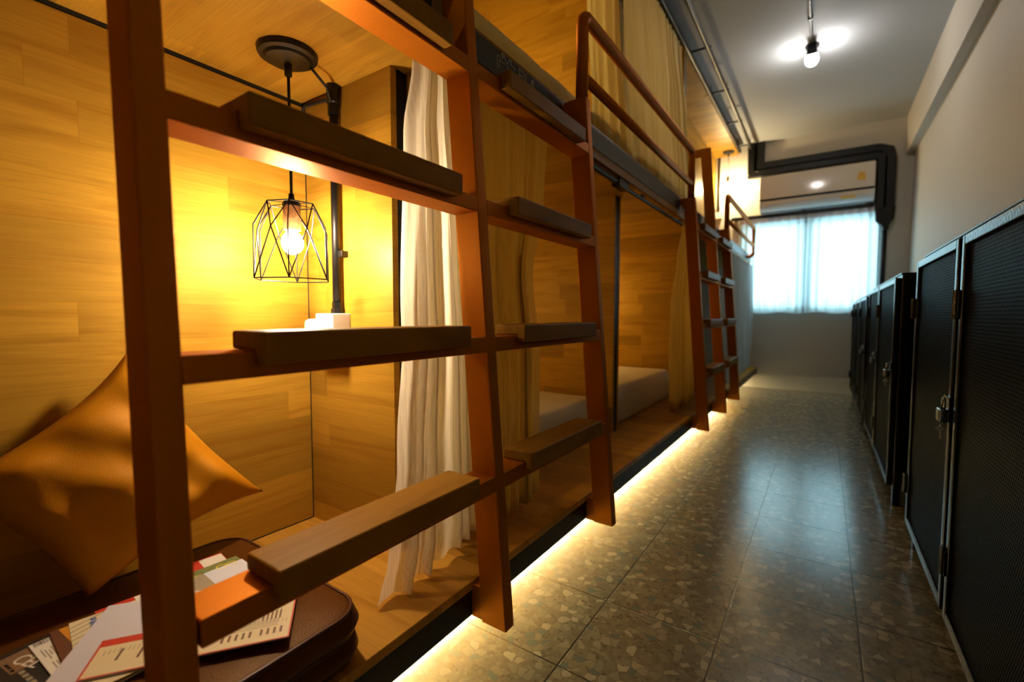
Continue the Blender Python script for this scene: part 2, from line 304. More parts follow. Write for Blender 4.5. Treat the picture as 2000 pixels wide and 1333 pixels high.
# ================================================================ the room
X0 = -2.45; Y0 = -2.3
struct(MB().box(X0, Y0, -.05, WXR+.15, FY+.1, 0).build('floor', 'floor'))
struct(MB().box(X0, Y0, CZ, WXR+.15, FY+.1, CZ+.08).build('ceiling', 'ceiling'))
struct(MB().box(WXR, Y0, 0, WXR+.12, FY, CZ).build('wall_right', 'wall'))
struct(MB().box(X0-.1, Y0, 0, X0, FY, CZ).build('wall_left', 'wall'))
struct(MB().box(X0, Y0-.1, 0, WXR+.12, Y0, CZ).build('wall_near', 'wall'))
wx0, wx1, wz0, wz1 = -.32, .955, .885, 1.90
b = MB(); b.box(X0, FY, 0, wx0, FY+.12, CZ); b.box(wx1, FY, 0, WXR+.12, FY+.12, CZ); b.box(wx0, FY, 0, wx1, FY+.12, wz0); b.box(wx0, FY, wz1, wx1, FY+.12, CZ)
struct(b.build('wall_far', 'wall'))
struct(MB().box(1.115, Y0, 2.43, WXR, FY, CZ).build('trim_1', 'wall'))
wn = thing('window_1', '', ''); del wn['label']; del wn['category']; wn.location = (.317, FY, wz0); ORG[wn.name] = V((.317, FY, wz0)); struct(wn)
b = MB(); y0, y1 = FY+.02, FY+.07
for a in ((wx0, wz0, wx0+.05, wz1), (wx1-.05, wz0, wx1, wz1), (wx0, wz0, wx1, wz0+.05), (wx0, wz1-.05, wx1, wz1), (.265, wz0, .365, wz1)): b.box(a[0], y0, a[1], a[2], y1, a[3])
struct(b.build('window_frame', 'alu', wn))
for a, c in ((wx0+.05, .265), (.365, wx1-.05)): struct(MB().box(a, FY+.045, wz0+.05, c, FY+.048, wz1-.05).build('window_pane', 'glass', wn))
b = MB()
for z in (1.10, 1.31, 1.52, 1.73): b.box(wx0, FY+.09, z-.006, wx1, FY+.10, z+.006)
for x in (-.1, .12, .53, .75): b.box(x-.006, FY+.09, wz0, x+.006, FY+.10, wz1)
struct(b.build('window_grille', 'alu', wn))

# ================================================================ bunk block
ZT = 2.716            # underside of the roof boards over the upper bunks
P = [(-.172, -.10), (1.225, 1.30), (2.465, 2.54)]     # partitions: face, back
BK = thing('bunk_bed_block', 'long two-tier built-in timber bunk block filling the left side of the corridor', 'bunk bed', (XB, -2.2, 0))
XBK = -2.3
MB().box(XBK, -2.2, .225, XB+.004, FY-.005, ZD).build('lower_deck', 'deck', BK, bevel=.002)
MB().box(XB-.05, -2.2, .163, XB, FY-.008, .2245).build('base_beam', 'black', BK, bevel=.003)
MB().box(-.60, -2.2, .0, -.59, FY-.008, .2245).build('kick_board', 'black_matte', BK)
MB().box(-.734, -2.2, ZD, -.714, -.172, ZC-.012).build('back_panel', 'wood_yz', BK)
MB().box(-.73, -2.2, ZC-.012, -.716, -.15, ZC).build('shadow_gap', 'black_matte', BK)
for i, (ya, yb) in enumerate(P):
    MB().box(XBK, ya, ZD, -.36, ya+.018, ZC).build('partition_panel', 'wood_xz', BK, bevel=.001)
    MB().box(XBK, yb-.018, ZD, -.36, yb, ZC).build('partition_panel', 'wood_xz', BK)
    MB().box(-.395, ya+.019, ZD, -.362, yb-.019, ZC).build('post', 'black', BK, bevel=.002)
    if i:
        MB().box(XBK, ya, 1.535, -.36, ya+.018, ZT).build('partition_panel', 'wood_xz', BK, bevel=.001)
        MB().box(XBK, yb-.018, 1.535, -.36, yb, ZT).build('partition_panel', 'wood_xz', BK)
        MB().box(-.395, ya+.019, 1.535, -.362, yb-.019, ZT).build('post', 'black', BK, bevel=.002)
MB().box(XBK, -2.2, ZC, XU-.02, FY-.005, 1.50).build('upper_deck', 'wood_xy', BK)
MB().box(XU-.02, -2.2, ZC, XU, FY-.006, 1.535).build('fascia_board', 'wood_edge', BK, bevel=.002)
MB().box(XBK, -2.2, 1.50, XU-.02, FY-.005, 1.533).build('upper_deck', 'wood_xy', BK)
MB().box(XBK, -2.2, ZT, -.38, FY-.005, ZT+.022).build('top_board', 'wood_xy', BK, bevel=.002)
MB().box(-.65, 2.545, 1.5335, -.63, FY-.005, ZT-.001).build('back_panel', 'wood_yz', BK)
MB().box(-.6298, FY-.0085, 1.54, -.627, FY-.0055, ZT-.004).build('corner_seam', 'black_matte', BK)
MB().box(XBK, Y0+.1, ZD, XBK+.02, FY-.006, ZT).build('back_panel', 'wood_yz', BK)
b = MB().tube([(-.25, -2.1, 1.404), (-.25, 1.05, 1.404)], .0125, 10); b.tube([(-.25, .98, 1.400), (-.25, FY-.02, 1.400)], .0095, 10); b.box(-.268, .96, 1.386, -.234, 1.07, 1.420)
for y in (-.9, -.1, .55, 1.3, 2.0, 2.7, 3.5, 4.4): b.box(-.256, y-.01, 1.40, -.246, y+.01, 1.421)
b.build('curtain_track', 'black', BK, smooth=False)
MB().tube([(-.392, .4, 2.704), (-.392, 2.44, 2.704)], .010, 10).build('curtain_track', 'black', BK, smooth=True)
plates = [(-2.1, -.77), (-.70, -.175), (-.118, .42), (.47, 1.88), (1.95, 2.455), (2.55, 3.05), (3.12, 5.0)]
PL = []
for a, c in plates: PL.append(MB().box(XU, a, 1.455, XU+.003, c, 1.524).build('sign_plate', 'plate', BK))
X = XU+.003
b = MB()
for pts in ([(.067, 1.474), (.064, 1.479), (.064, 1.504), (.069, 1.509), (.089, 1.508), (.094, 1.516), (.083, 1.515), (.085, 1.5215), (.093, 1.5215), (.105, 1.501)],
            [(.079, 1.482), (.073, 1.484), (.073, 1.499), (.097, 1.498)],
            [(.108, 1.503), (.120, 1.520), (.130, 1.520), (.122, 1.509), (.142, 1.508), (.147, 1.503)],
            [(.108, 1.498), (.132, 1.478), (.140, 1.478)]): b.stroke_x(pts, X, .0013)
b.build('sign_emblem', 'white', PL[2])
b = MB()
for pts in ([(.168, 1.480), (.168, 1.517), (.188, 1.517), (.191, 1.510), (.188, 1.502), (.170, 1.501)], [(.200, 1.517), (.200, 1.480), (.218, 1.480)],
            [(.222, 1.480), (.237, 1.516), (.252, 1.480)], [(.228, 1.493), (.246, 1.493)]): b.stroke_x(pts, X, .0018)
b.build('sign_lettering', 'white', PL[2])
b = MB()
for pts in ([(.978, 1.508), (.992, 1.508), (.984, 1.497)], [(.978, 1.492), (.990, 1.482)], [(.990, 1.492), (.978, 1.482)], [(.978, 1.475), (.984, 1.469), (.990, 1.475)], [(.984, 1.469), (.984, 1.461)]): b.stroke_x(pts, X, .002)
b.build('sign_lettering', 'grey_ink', PL[3])
MB().box(-.7138, -.1738, ZD, -.7115, -.1722, ZC).build('corner_seam', 'black_matte', BK)
MB().box(-.7138, -2.1, ZD, -.7118, -.1745, ZD+.0022).build('floor_seam', 'black_matte', BK)
# led strip under the beam
tag(MB().box(-.456, -2.1, .1585, -.446, FY-.02, .1595).build('led_strip', 'led'), 'glowing warm led strip under the front beam of the bunk block', 'led strip')

# ================================================================ ladders
def xf(z): return -.0222-.0795*z
def stile(y0, y1, z0, z1, lean=0):
    b = MB().prism_y([(xf(z0), z0), (xf(z1), z1), (xf(z1)-.065, z1), (xf(z0)-.065, z0)], y0, y1)
    for p in b.v: p.y += lean*(p.z-.75)
    return b
SY = [(-.745, -.713), (-.162, -.130), (.428, .460)]
def ladder(label, dy):
    t = thing('bunk_ladder', label, 'ladder', (-.06, -.146, .16), group='copper coloured bunk ladders')
    for (a, c), z1 in zip(SY, (1.525, 1.987, 1.525)):
        s = stile(a, c, .161, z1, .0125 if a < -.5 else 0).build('stile', 'orange', t, bevel=.003)
        MB().box(XB, a+.003, .163, xf(.2)-.060, c-.003, .237).build('foot_bracket', 'orange', s, bevel=.002)
        if z1 < 1.6:
            MB().prism_y([(XU+.002, 1.523), (-.15, 1.523), (-.16, 1.445), (-.195, 1.445), (XU+.002, 1.49)], a+.002, c-.002).build('top_bracket', 'orange', s, bevel=.002)
        else:
            MB().box(-.366, a+.003, 1.935, -.20, c-.003, 1.985).build('top_arm', 'orange', s, bevel=.003)
    for k, zb in enumerate((.461, .755, 1.050, 1.342)):
        for (a, c) in ((SY[0][1], SY[1][0]), (SY[1][1], SY[2][0])):
            MB().prism_y([(xf(zb), zb), (xf(zb+.033), zb+.033), (xf(zb+.033)-.065, zb+.033), (xf(zb)-.065, zb)], a-.001, c+.001).build('rung', 'orange', t, bevel=.0025)
            ym = (a+c)/2; xt = (-.040, -.060, -.080, -.102)[k]; zt = (.519, .813, 1.104, 1.389)[k]
            fx = xf(zb+.033)
            prof = [(xt, zt), (xt, zt-.041), (fx+.001, zt-.041), (fx+.001, zb+.0335), (xt-.083, zb+.0335), (xt-.083, zt)]
            MB().prism_y(prof, ym-.198, ym+.198).build('tread', 'tread', t, bevel=.004, seg=3)
    return t
L1 = ladder('copper orange two-column bunk ladder with dark treads nearest the lamp-lit nook', 0)
L2 = copy_tree(L1); L2.location.y += 2.638
L2['label'] = 'copper orange bunk ladder farther down the corridor toward the window'

# ================================================================ guard rails
def rail(label, ya, yb, curl):
    x = -.165; r = .0195; t = thing('guard_rail', label, 'guard rail', (x, ya, 1.52), group='copper coloured guard rails')
    rad = .035
    pts = [(x, ya, 1.5235), (x, ya, 1.79-rad)]+arc((x, ya+rad, 1.79-rad), rad, PI, PI/2, 6, 'yz')+arc((x, yb-rad, 1.79-rad), rad, PI/2, 0, 6, 'yz')
    if curl:
        pts += [(x, yb, 1.53)]+arc((x-.045, yb, 1.53), .045, 0, -PI/2, 6, 'xz')+[(XU, yb, 1.485)]
    else: pts += [(x, yb, 1.5255)]
    MB().tube(pts, r, 14).build('rail_hoop', 'orange', t, smooth=True)
    MB().tube([(x, ya, 1.60), (x, yb, 1.60)], .0165, 14).build('middle_rail', 'orange', t, smooth=True)
    for y in ((ya, yb) if not curl else (ya,)):
        pass
    return t
rail('copper tube guard rail in front of the ochre upper curtain', .446, 1.905, False)
rail('copper tube guard rail above the far bunk beside the window', .446+2.638, 4.74, True)

# ================================================================ curtains
def curtain(name, label, m, x, zt, zb, yl, yr, n, amp, cat='curtain', seed=0, drape=0, top_amp=.4, hem=True, lean=None, nu=90, nv=36, zbl=None):
    rr = random.Random(seed); ph = [rr.uniform(0, 6.28) for _ in range(4)]
    def ev(tab, z):
        if not isinstance(tab, (list, tuple)): return tab
        for (z0, v0), (z1, v1) in zip(tab, tab[1:]):
            if (z-z0)*(z-z1) <= 0: t = (z-z0)/((z1-z0) or 1); t = t*t*(3-2*t); return v0+(v1-v0)*t
        return tab[0][1] if abs(z-tab[0][0]) < abs(z-tab[-1][0]) else tab[-1][1]
    def fn(u, v):
        zbu = zb+(zbl(u) if zbl else 0); z = zt+(zbu-zt)*v
        A = amp*(top_amp+(1-top_amp)*min(1, v*2.2)); uu = u+.03*math.sin(2*PI*(1.5*u+ph[0])+v*1.5)+(.22/n)*math.sin(2*PI*(n*.43*u+ph[2]))+(.12/n)*math.sin(2*PI*(n*.71*u+ph[3])-v*1.3)
        a = ev(yl, z); c = ev(yr, z)
        f = math.sin(2*PI*n*uu+ph[1]+.5*math.sin(3*v+ph[2]))+.35*math.sin(2*PI*n*1.9*uu+ph[3]+v)
        y = a+(c-a)*u+.25*A*math.cos(2*PI*n*uu+ph[1])
        xx = x+A*f+(ev(lean, z) if lean else 0)+drape*v*v*(1-u)
        return V((xx, y, z))
    t = thing(name, label, cat, (x, ev(yl, zt), zb))
    MB().grid(fn, nu, nv).build('curtain_cloth', m, t, smooth=True)
    # gathered heading band
    hb = MB().grid(lambda u, v: fn(u, 0)+V((.001, 0, .018-.02*v)), nu, 1); hb.build('curtain_heading', m, t, smooth=True)
    return t
curtain('nook_curtain', 'gathered cream sheer curtain beside the lit nook, behind the nearest ladder', 'sheer', -.245, 1.385, .252,
        [(1.385, -.200), (1.22, -.226), (.80, -.250), (.53, -.280), (.34, -.312), (.25, -.345)], [(1.385, -.08), (1.1, -.055), (.6, -.02), (.25, .0)], 4.5, .020, seed=3, drape=.035, zbl=lambda u: .035*max(0, u-.15) if u < .6 else .016)
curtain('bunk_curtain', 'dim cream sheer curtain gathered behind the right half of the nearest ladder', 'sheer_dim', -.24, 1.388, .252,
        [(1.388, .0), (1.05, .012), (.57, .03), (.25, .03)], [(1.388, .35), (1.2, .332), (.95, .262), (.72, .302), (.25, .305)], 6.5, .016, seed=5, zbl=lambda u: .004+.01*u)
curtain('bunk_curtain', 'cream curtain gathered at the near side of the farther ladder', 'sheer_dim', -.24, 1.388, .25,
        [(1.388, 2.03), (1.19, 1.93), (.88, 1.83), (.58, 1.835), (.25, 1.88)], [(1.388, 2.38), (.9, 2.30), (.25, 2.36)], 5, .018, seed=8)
curtain('bunk_curtain', 'pale closed curtain on the far lower bunk next to the window', 'sheer_pale', -.20, 1.388, .255, 3.2, 4.97, 12, .02, seed=9, nu=130)
curtain('bunk_curtain', 'long ochre sheer curtain closing the upper bunk behind the guard rail', 'sheer_up', -.345, 2.69, 1.545,
        [(2.69, .845), (2.1, .855), (1.55, .80)], [(2.69, 2.46), (2.0, 2.525), (1.54, 2.41)], 15, .011, seed=11, nu=260, nv=36, lean=[(2.69, -.035), (2.2, .0), (1.545, .062)])
def wcurtain(label, x0, x1, seed):
    rr = random.Random(seed); ph = rr.uniform(0, 6)
    def fn(u, v):
        x = x0+(x1-x0)*u; z = 1.925-1.055*v
        A = .024*(.55+.45*v)
        return V((x+.006*math.cos(60*x+ph), FY-.055+A*math.sin(2*PI*(x-x0)/.075+ph+.4*math.sin(2*v+3*u))+.4*A*math.sin(90*x), z+.008*math.sin(18*x)*v))
    t = thing('window_curtain', label, 'curtain', (x0, FY-.055, .87), group='white sheers at the window')
    MB().grid(fn, 120, 26).build('curtain_cloth', 'sheer_white', t, smooth=True)
    MB().grid(lambda u, v: fn(u, 0)+V((0, -.003, .012-.045*v)), 120, 2).build('curtain_heading', 'sheer_head', t, smooth=True)
wcurtain('white sheer curtain panel over the left half of the window', -.345, .30, 2)
wcurtain('white sheer curtain panel over the right half of the window', .31, .935, 4)
t = thing('curtain_rod', 'black curtain rail above the window under the air conditioner', 'curtain rail', (.3, FY-.06, 1.95))
MB().box(-.44, FY-.080, 1.940, .878, FY-.040, 1.978).build('rail_bar', 'black', t, bevel=.004)
for x in (-.40, .28, .84): MB().box(x-.02, FY-.06, 1.955, x+.02, FY, 1.985).build('rail_bracket', 'black', t)

# ================================================================ beds
def soft_box(x0, y0, z0, x1, y1, z1, r=.05, wob=.006, seed=0, n=26):
    b = MB(); off = V((seed*3.1, seed*1.7, 0))
    def ring(s, z):
        pts = []
        rr = max(.002, r-s)
        for cx, cy, a0 in ((x1-r, y1-r, 0), (x0+r, y1-r, PI/2), (x0+r, y0+r, PI), (x1-r, y0+r, 3*PI/2)):
            for i in range(7): a = a0+PI/2*i/6; pts.append(V((cx+rr*math.cos(a), cy+rr*math.sin(a), z)))
        out = []
        for i, p in enumerate(pts):
            q = pts[(i+1) % len(pts)]; k = max(1, int((q-p).length/.05))
            for j in range(k): out.append(p+(q-p)*(j/k))
        return out
    h = z1-z0; prof = [(.012, 0), (.002, .10), (0, .3), (0, .6), (.004, .8), (.014, .93), (.03, .985), (.05, 1.0)]
    rings = [ring(s, z0+h*t) for s, t in prof]; k = len(rings[0]); vs = []
    for (s, t), rg in zip(prof, rings):
        for p in rg:
            d = noise.noise(p*9+off)*wob*(1 if t > .05 else .3); c = V(((x0+x1)/2, (y0+y1)/2, p.z)); dd = (p-c); dd.z = 0
            vs.append(p+dd.normalized()*d+V((0, 0, d*.5 if t > .9 else 0)))
    fs = [(i*k+j, i*k+(j+1) % k, (i+1)*k+(j+1) % k, (i+1)*k+j) for i in range(len(prof)-1) for j in range(k)]
    fs += [tuple(range((len(prof)-1)*k, len(prof)*k)), tuple(range(k-1, -1, -1))]
    return b.add(vs, fs)
def bed(label, x1, y0, y1, z0, z1, m, seed):
    t = thing('mattress', label, 'mattress', (x1-.5, (y0+y1)/2, z0))
    soft_box(-2.24, y0, z0+.001, x1, y1, z1, .07, .005, seed).build('fitted_sheet', m, t, smooth=True)
    return t
bed('white sheeted mattress in the lower bunk just right of the nearest ladder', -.42, -.07, 1.20, ZD, .43, 'linen', 1)
bed('white sheeted mattress in the lower bunk past the black post', -.40, 1.335, 2.45, ZD, .45, 'linen', 2)
bed('cream mattress on the upper bunk above the signboard', -.288, -1.2, 1.20, 1.533, 1.665, 'mattress', 3)
bed('cream mattress on the upper bunk behind the ochre curtain', -.32, 1.335, 2.45, 1.533, 1.665, 'mattress', 4)

# ================================================================ nook: lamp, conduit
def pendant(name, label, x, y, zc, zb, bulbm, cage=True, cable=None):
    t = thing(name, label, 'lamp', (x, y, zc))
    MB().lathe([(.0001, 0), (.062, 0), (.0625, -.006), (.060, -.012), (.050, -.014), (.046, -.020), (.020, -.027), (.0001, -.028)], (x, y, zc)).build('canopy', 'black', t, smooth=False, bevel=.001)
    b = MB(); b.lathe([(.0001, -.026), (.008, -.028), (.008, -.052), (.0001, -.054)], (x, y, zc), 12); b.tube([(x, y, zc-.05), (x+.001, y, (zc+zb)/2), (x, y, zb+.10)], .0032, 8)
    b.build('cord', 'black_matte', t, smooth=True)
    MB().lathe([(.0001, .112), (.006, .11), (.007, .096), (.016, .094), (.020, .088), (.020, .082), (.0001, .082)], (x, y, zb), 18).build('socket_cap', 'black', t, smooth=False)
    MB().lathe([(.0185, .082), (.0185, .028), (.0165, .028), (.0165, .082)], (x, y, zb), 18).build('socket', 'amber' if cage else 'brass', t, smooth=True)
    MB().ball((x, y, zb), .0235, 12, 1.12).build('bulb', bulbm, t, smooth=True)
    if cage:
        b = MB(); T, N6, Mm, Bb = [], [], [], []
        for i in range(6):
            a = PI/3*i+.42; h = a+PI/6
            T.append(V((x+.053*math.cos(a), y+.053*math.sin(a), zb+.086))); N6.append(V((x+.083*math.cos(a), y+.083*math.sin(a), zb+.030)))
            Bb.append(V((x+.084*math.cos(a), y+.084*math.sin(a), zb-.084))); Mm.append(V((x+.071*math.cos(h), y+.071*math.sin(h), zb+.026)))
        for i in range(6):
            j = (i+1) % 6
            for p, q in ((T[i], T[j]), (Bb[i], Bb[j]), (T[i], N6[i]), (N6[i], Bb[i]), (T[i], Mm[i]), (T[j], Mm[i]), (Mm[i], Bb[i]), (Mm[i], Bb[j])): b.tube([p, q], .0014, 6)
            b.tube([T[i], V((x, y, zb+.09))], .0009, 6)
        b.build('wire_cage', 'black', t)
    if cable:
        MB().tube(cable, .0032, 8).build('feed_cable', 'black_matte', t, smooth=True)
    return t
LX, LY = -.509, -.335
pts = [V((-.50, -.285, 1.405)), V((-.515, -.235, 1.385)), V((-.545, -.205, 1.372)), V((-.565, -.196, 1.378))]
pendant('pendant_lamp', 'black wire cage pendant lamp glowing in the nook', LX, LY, 1.42, .998, 'bulb', True, pts)
pendant('pendant_lamp', 'small glowing pendant hanging near the far wall left of the air conditioner', -.466, 4.90, ZT, 2.34, 'bulb_far', False)
for lab, x, y, zc, zb in (('added unseen fill lamp deep inside the lower bunk just right of the nearest ladder', -1.25, .40, 1.42, .98), ('added unseen fill lamp deep inside the lower bunk past the black post', -1.15, 2.1, 1.42, .98), ('added unseen fill lamp deep inside the upper bunk above the signboard', -1.1, .55, ZT, 2.10), ('added unseen fill lamp behind the long ochre curtain of the upper bunk', -1.2, 1.85, ZT, 2.15)):
    pendant('pendant_lamp', lab, x, y, zc, zb, 'fill_bulb_bay' if zc < 2 else ('fill_bulb_bay_up' if y < 1 else 'fill_bulb_curtain'), False)  # lamps added out of sight to brighten the dark bunk interiors
t = thing('wall_conduit', 'vertical black conduit on the nook side panel with an outlet box at its foot', 'conduit', (-.555, -.186, .83))
MB().tube([(-.556, -.19, 1.40), (-.556, -.19, .86)], .0105, 14).build('pipe', 'black', t, smooth=True)
MB().lathe([(.0001, 1.419), (.016, 1.419), (.0165, 1.375), (.0135, 1.372), (.0135, 1.345), (.0001, 1.345)], (-.556, -.19, 0), 16).build('pipe_fitting', 'black', t, smooth=False)
b = MB(); b.lathe([(.0001, .868), (.0125, .868), (.0125, .852), (.0155, .850), (.0155, .838), (.0001, .838)], (-.556, -.19, 0), 6); b.build('pipe_fitting', 'black', t)
MB().box(-.548, -.192, .984, -.530, -.172, 1.000).build('pipe_clip', 'black', t, bevel=.001)
b = MB().box(-.60, -.225, .765, -.525, -.1725, .838).build('outlet_box', 'white', t, bevel=.002)
MB().box(-.586, -.2262, .777, -.539, -.225, .826).build('socket_plate', 'whitegloss', b)
t = thing('wall_conduit', 'short black conduit on the far wall beside the glowing pendant', 'conduit', (-.585, FY, 2.0))
MB().tube([(-.588, FY-.02, ZT-.004), (-.588, FY-.02, 2.09)], .0105, 12).build('pipe', 'black', t, smooth=True)
MB().lathe([(.0001, 2.14), (.0145, 2.14), (.0165, 2.13), (.0165, 2.07), (.0001, 2.07)], (-.588, FY-.02, 0), 12).build('pipe_fitting', 'black', t)
MB().box(-.625, FY-.055, 1.995, -.55, FY-.0015, 2.069).build('outlet_box', 'white', t, bevel=.002)
t = MB(); t.lathe([(.0001, -.022), (.02, -.022), (.026, -.015), (.028, 0), (.026, .014), (.018, .020), (.0001, .021)], (-.640, -.20, .803), 20)
tag(t.build('plug_adapter', 'white', smooth=True), 'rounded white plug adapter beside the outlet box in the nook', 'adapter')
MB().tube([(-.565, -.1785, 1.395), (-.62, -.1785, 1.402), (-.705, -.1785, 1.408), (-.708, -.186, 1.36)], .0045, 8).build('wall_cable', 'black_matte', smooth=True)
tag(bpy.data.objects['wall_cable'], 'short black cable from the conduit top into the upper corner of the nook', 'cable')

# ================================================================ nook: floor cushion, pillow, leaflets
CX0, CX1, CY0, CY1, CT = -.592, -.134, -1.45, -.437, .338
def rrect(x0, y0, x1, y1, r, n=8):
    pts = []
    for cx, cy, a0 in ((x1-r, y1-r, 0), (x0+r, y1-r, PI/2), (x0+r, y0+r, PI), (x1-r, y0+r, 3*PI/2)):
        for i in range(n+1): a = a0+PI/2*i/n; pts.append((cx+r*math.cos(a), cy+r*math.sin(a)))
    return pts
t = thing('floor_cushion', 'brown leather floor cushion with piped edges under the leaflets', 'cushion', ((CX0+CX1)/2, -.9, ZD))
b = MB(); prof = [(.012, ZD+.001), (.0, ZD+.008), (-.006, ZD+.024), (-.002, ZD+.040), (.006, ZD+.046), (-.002, ZD+.053), (-.007, ZD+.068), (-.002, ZD+.083), (.003, ZD+.090), (.010, CT-.001), (.03, CT+.001), (.10, CT+.003), (.2, CT+.004)]
k = None; vs = []
for s, z in prof:
    rg = rrect(CX0+s, CY0+s, CX1-s, CY1-s, max(.012, .055-s*.2))
    k = len(rg); vs += [V((x, y, z+.0012*noise.noise(V((x, y, z))*30))) for x, y in rg]
b.add(vs, [(i*k+j, i*k+(j+1) % k, (i+1)*k+(j+1) % k, (i+1)*k+j) for i in range(len(prof)-1) for j in range(k)]+[tuple(range((len(prof)-1)*k, len(prof)*k)), tuple(range(k-1, -1, -1))])
b.build('cushion_cover', 'leather', t, smooth=True)
MB().tube([V((x, y, CT-.003)) for x, y in rrect(CX0+.003, CY0+.003, CX1-.003, CY1-.003, .054)], .0034, 8, closed=True).build('piping', 'piping', t, smooth=True)
MB().tube([V((x, y, ZD+.046)) for x, y in rrect(CX0+.004, CY0+.004, CX1-.004, CY1-.004, .054)], .003, 8, closed=True).build('piping', 'piping', t, smooth=True)

def pillow(T, Rr, B, L, th):
    T, Rr, B, L = V(T), V(Rr), V(B), V(L); n = (Rr-L).cross(T-B).normalized()
    if n.x < 0: n = -n
    N = 44
    def surf(u, v, sgn):
        pu = u*(1-.15*(1-v*v)*abs(u)); pv = v*(1-.15*(1-u*u)*abs(v))
        a, c = (pu+1)/2, (pv+1)/2
        p = T*(1-a)*(1-c)+Rr*a*(1-c)+B*a*c+L*(1-a)*c
        e = max(0, (1-u*u)*(1-v*v)); h = th*e**.42
        wr = .010*math.sin(7*u+5*v+1)*math.sin(4*v-3*u)*min(1, e*3)+.022*noise.noise(V((u*2.1+3, v*2.1, sgn)))*min(1, e*2)
        wr += -.020*math.exp(-((u+.25)**2+(v+.62)**2)*14)-.016*math.exp(-((u-.35)**2+(v-.55)**2)*16)
        return p+n*sgn*(h+wr*(1 if e > 0 else 0))
    b = MB(); b.grid(lambda s, q: surf(2*s-1, 2*q-1, 1), N, N); b.grid(lambda s, q: surf(2*s-1, 2*q-1, -1), N, N)
    o = b.build('pillow_cover', 'satin', pt, smooth=True)
    bm = bmesh.new(); bm.from_mesh(o.data); bmesh.ops.remove_doubles(bm, verts=bm.verts, dist=.0005); bmesh.ops.recalc_face_normals(bm, faces=bm.faces); bm.to_mesh(o.data); bm.free(); o.data.shade_smooth()
pt = thing('pillow', 'orange gold satin scatter pillow leaning on the nook back wall', 'pillow', (-.58, -.65, CT))
pillow((-.66, -.600, .762), (-.565, -.388, .424), (-.515, -.71, .352), (-.60, -.868, .56), .080)

def leaf(name, label, o, ang, ln, wd, z, th, m, cat='leaflet', group=None):
    """printed sheet: origin = back-left corner, long axis at angle ang, width to its left"""
    t = thing(name, label, cat, (o[0], o[1], z), ang, group)
    MB().box(0, 0, 0, ln, wd, th).build('paper_sheet', m, t, local=True)
    return t
def ink(t, m, rects, z, name='print'):
    b = MB()
    for x0, y0, x1, y1 in rects: b.box(x0, y0, z, x1, y1, z+.0002)
    return b.build(name, m, t, local=True)
G = 'leaflets on the brown cushion'
zc = CT+.0045
# black leaflet with pale lettering
t = leaf('leaflet', 'black leaflet with tan label and pale letters at the left edge of the pile', (-.458, -.836), .14, .21, .10, zc, .0012, 'black_ink', group=G)
ink(t, 'tan_ink', [(.012, .012, .062, .047)], .0012)
fc = bpy.data.curves.new('letters', 'FONT'); fc.body = 'CEL'; fc.size = .026; fc.extrude = .0002
fo = bpy.data.objects.new('letters', fc); COL.objects.link(fo)
dg = bpy.context.evaluated_depsgraph_get(); dg.update(); fm = bpy.data.meshes.new_from_object(fo.evaluated_get(dg)); bpy.data.objects.remove(fo)
fm.materials.clear(); fm.materials.append(M['white_paper']); lo = bpy.data.objects.new('lettering', fm); COL.objects.link(lo); lo.parent = t; lo.location = (.030, .020, .0016); lo.rotation_euler = (0, 0, .25)
ink(t, 'grey_ink', [(.065+.012*i, .018, .073+.012*i, .024) for i in range(7)]+[(.03+.010*i, .014, .037+.010*i, .018) for i in range(3)], .0012)
# barcode ticket
t = leaf('leaflet', 'cream ticket booklet with a bar code strip', (-.455, -.790), .05, .20, .10, zc+.0014, .0020, 'white_paper', group=G)
b = []; y = .004
while y < .030:
    wdt = R.choice((.0006, .001, .0016)); b.append((.004, y, .014, y+wdt)); y += wdt+R.choice((.0008, .0014))
ink(t, 'black_ink', b+[(.0, .0, .0025, .034)], .0020)
ink(t, 'grey_ink', [(.03+.004*(i % 3), .006+.0035*i, .055+.01*(i % 2), .0075+.0035*i) for i in range(5)]+[(.075, .008+.004*i, .095, .0095+.004*i) for i in range(3)], .0020)
# orange / brown booklet
t = leaf('leaflet', 'brown and orange booklet between the ticket and the lined card', (-.462, -.766), -.05, .20, .10, zc+.0036, .0022, 'brown_ink', group=G)
t2 = MB().prism_z([(.002, .010), (.002, .026), (.09, .020)], .0022, .0024).build('print', 'orange_ink', t, local=True)
# lined card
t = leaf('leaflet', 'cream card with dark ruled lines and a blue emblem', (-.463, -.744), -.15, .20, .10, zc+.006, .0012, 'cream_paper', group=G)
b = MB()
for i in range(6): b.add([(.018+.013*i, -.0, .0013), (.0195+.013*i, 0, .0013), (.0015+.013*i, .045, .0013), (0+.013*i, .045, .0013)], [(0, 1, 2, 3)])
b.build('print', 'black_ink', t, local=True)
ink(t, 'blue_ink', [(.020+.003*i, .022+.0015*(i % 2), .022+.003*i, .030) for i in range(6)]+[(.010, .024, .017, .031)], .0014)
# red booklet behind
t = leaf('leaflet', 'red booklet peeking out under the pillow behind the map', (-.470, -.712), -.06, .20, .10, zc+.002, .0040, 'red_ink', group=G)
MB().box(.004, .05, .0041, .18, .098, .0055).build('paper_sheet', 'white_paper', t, local=True)
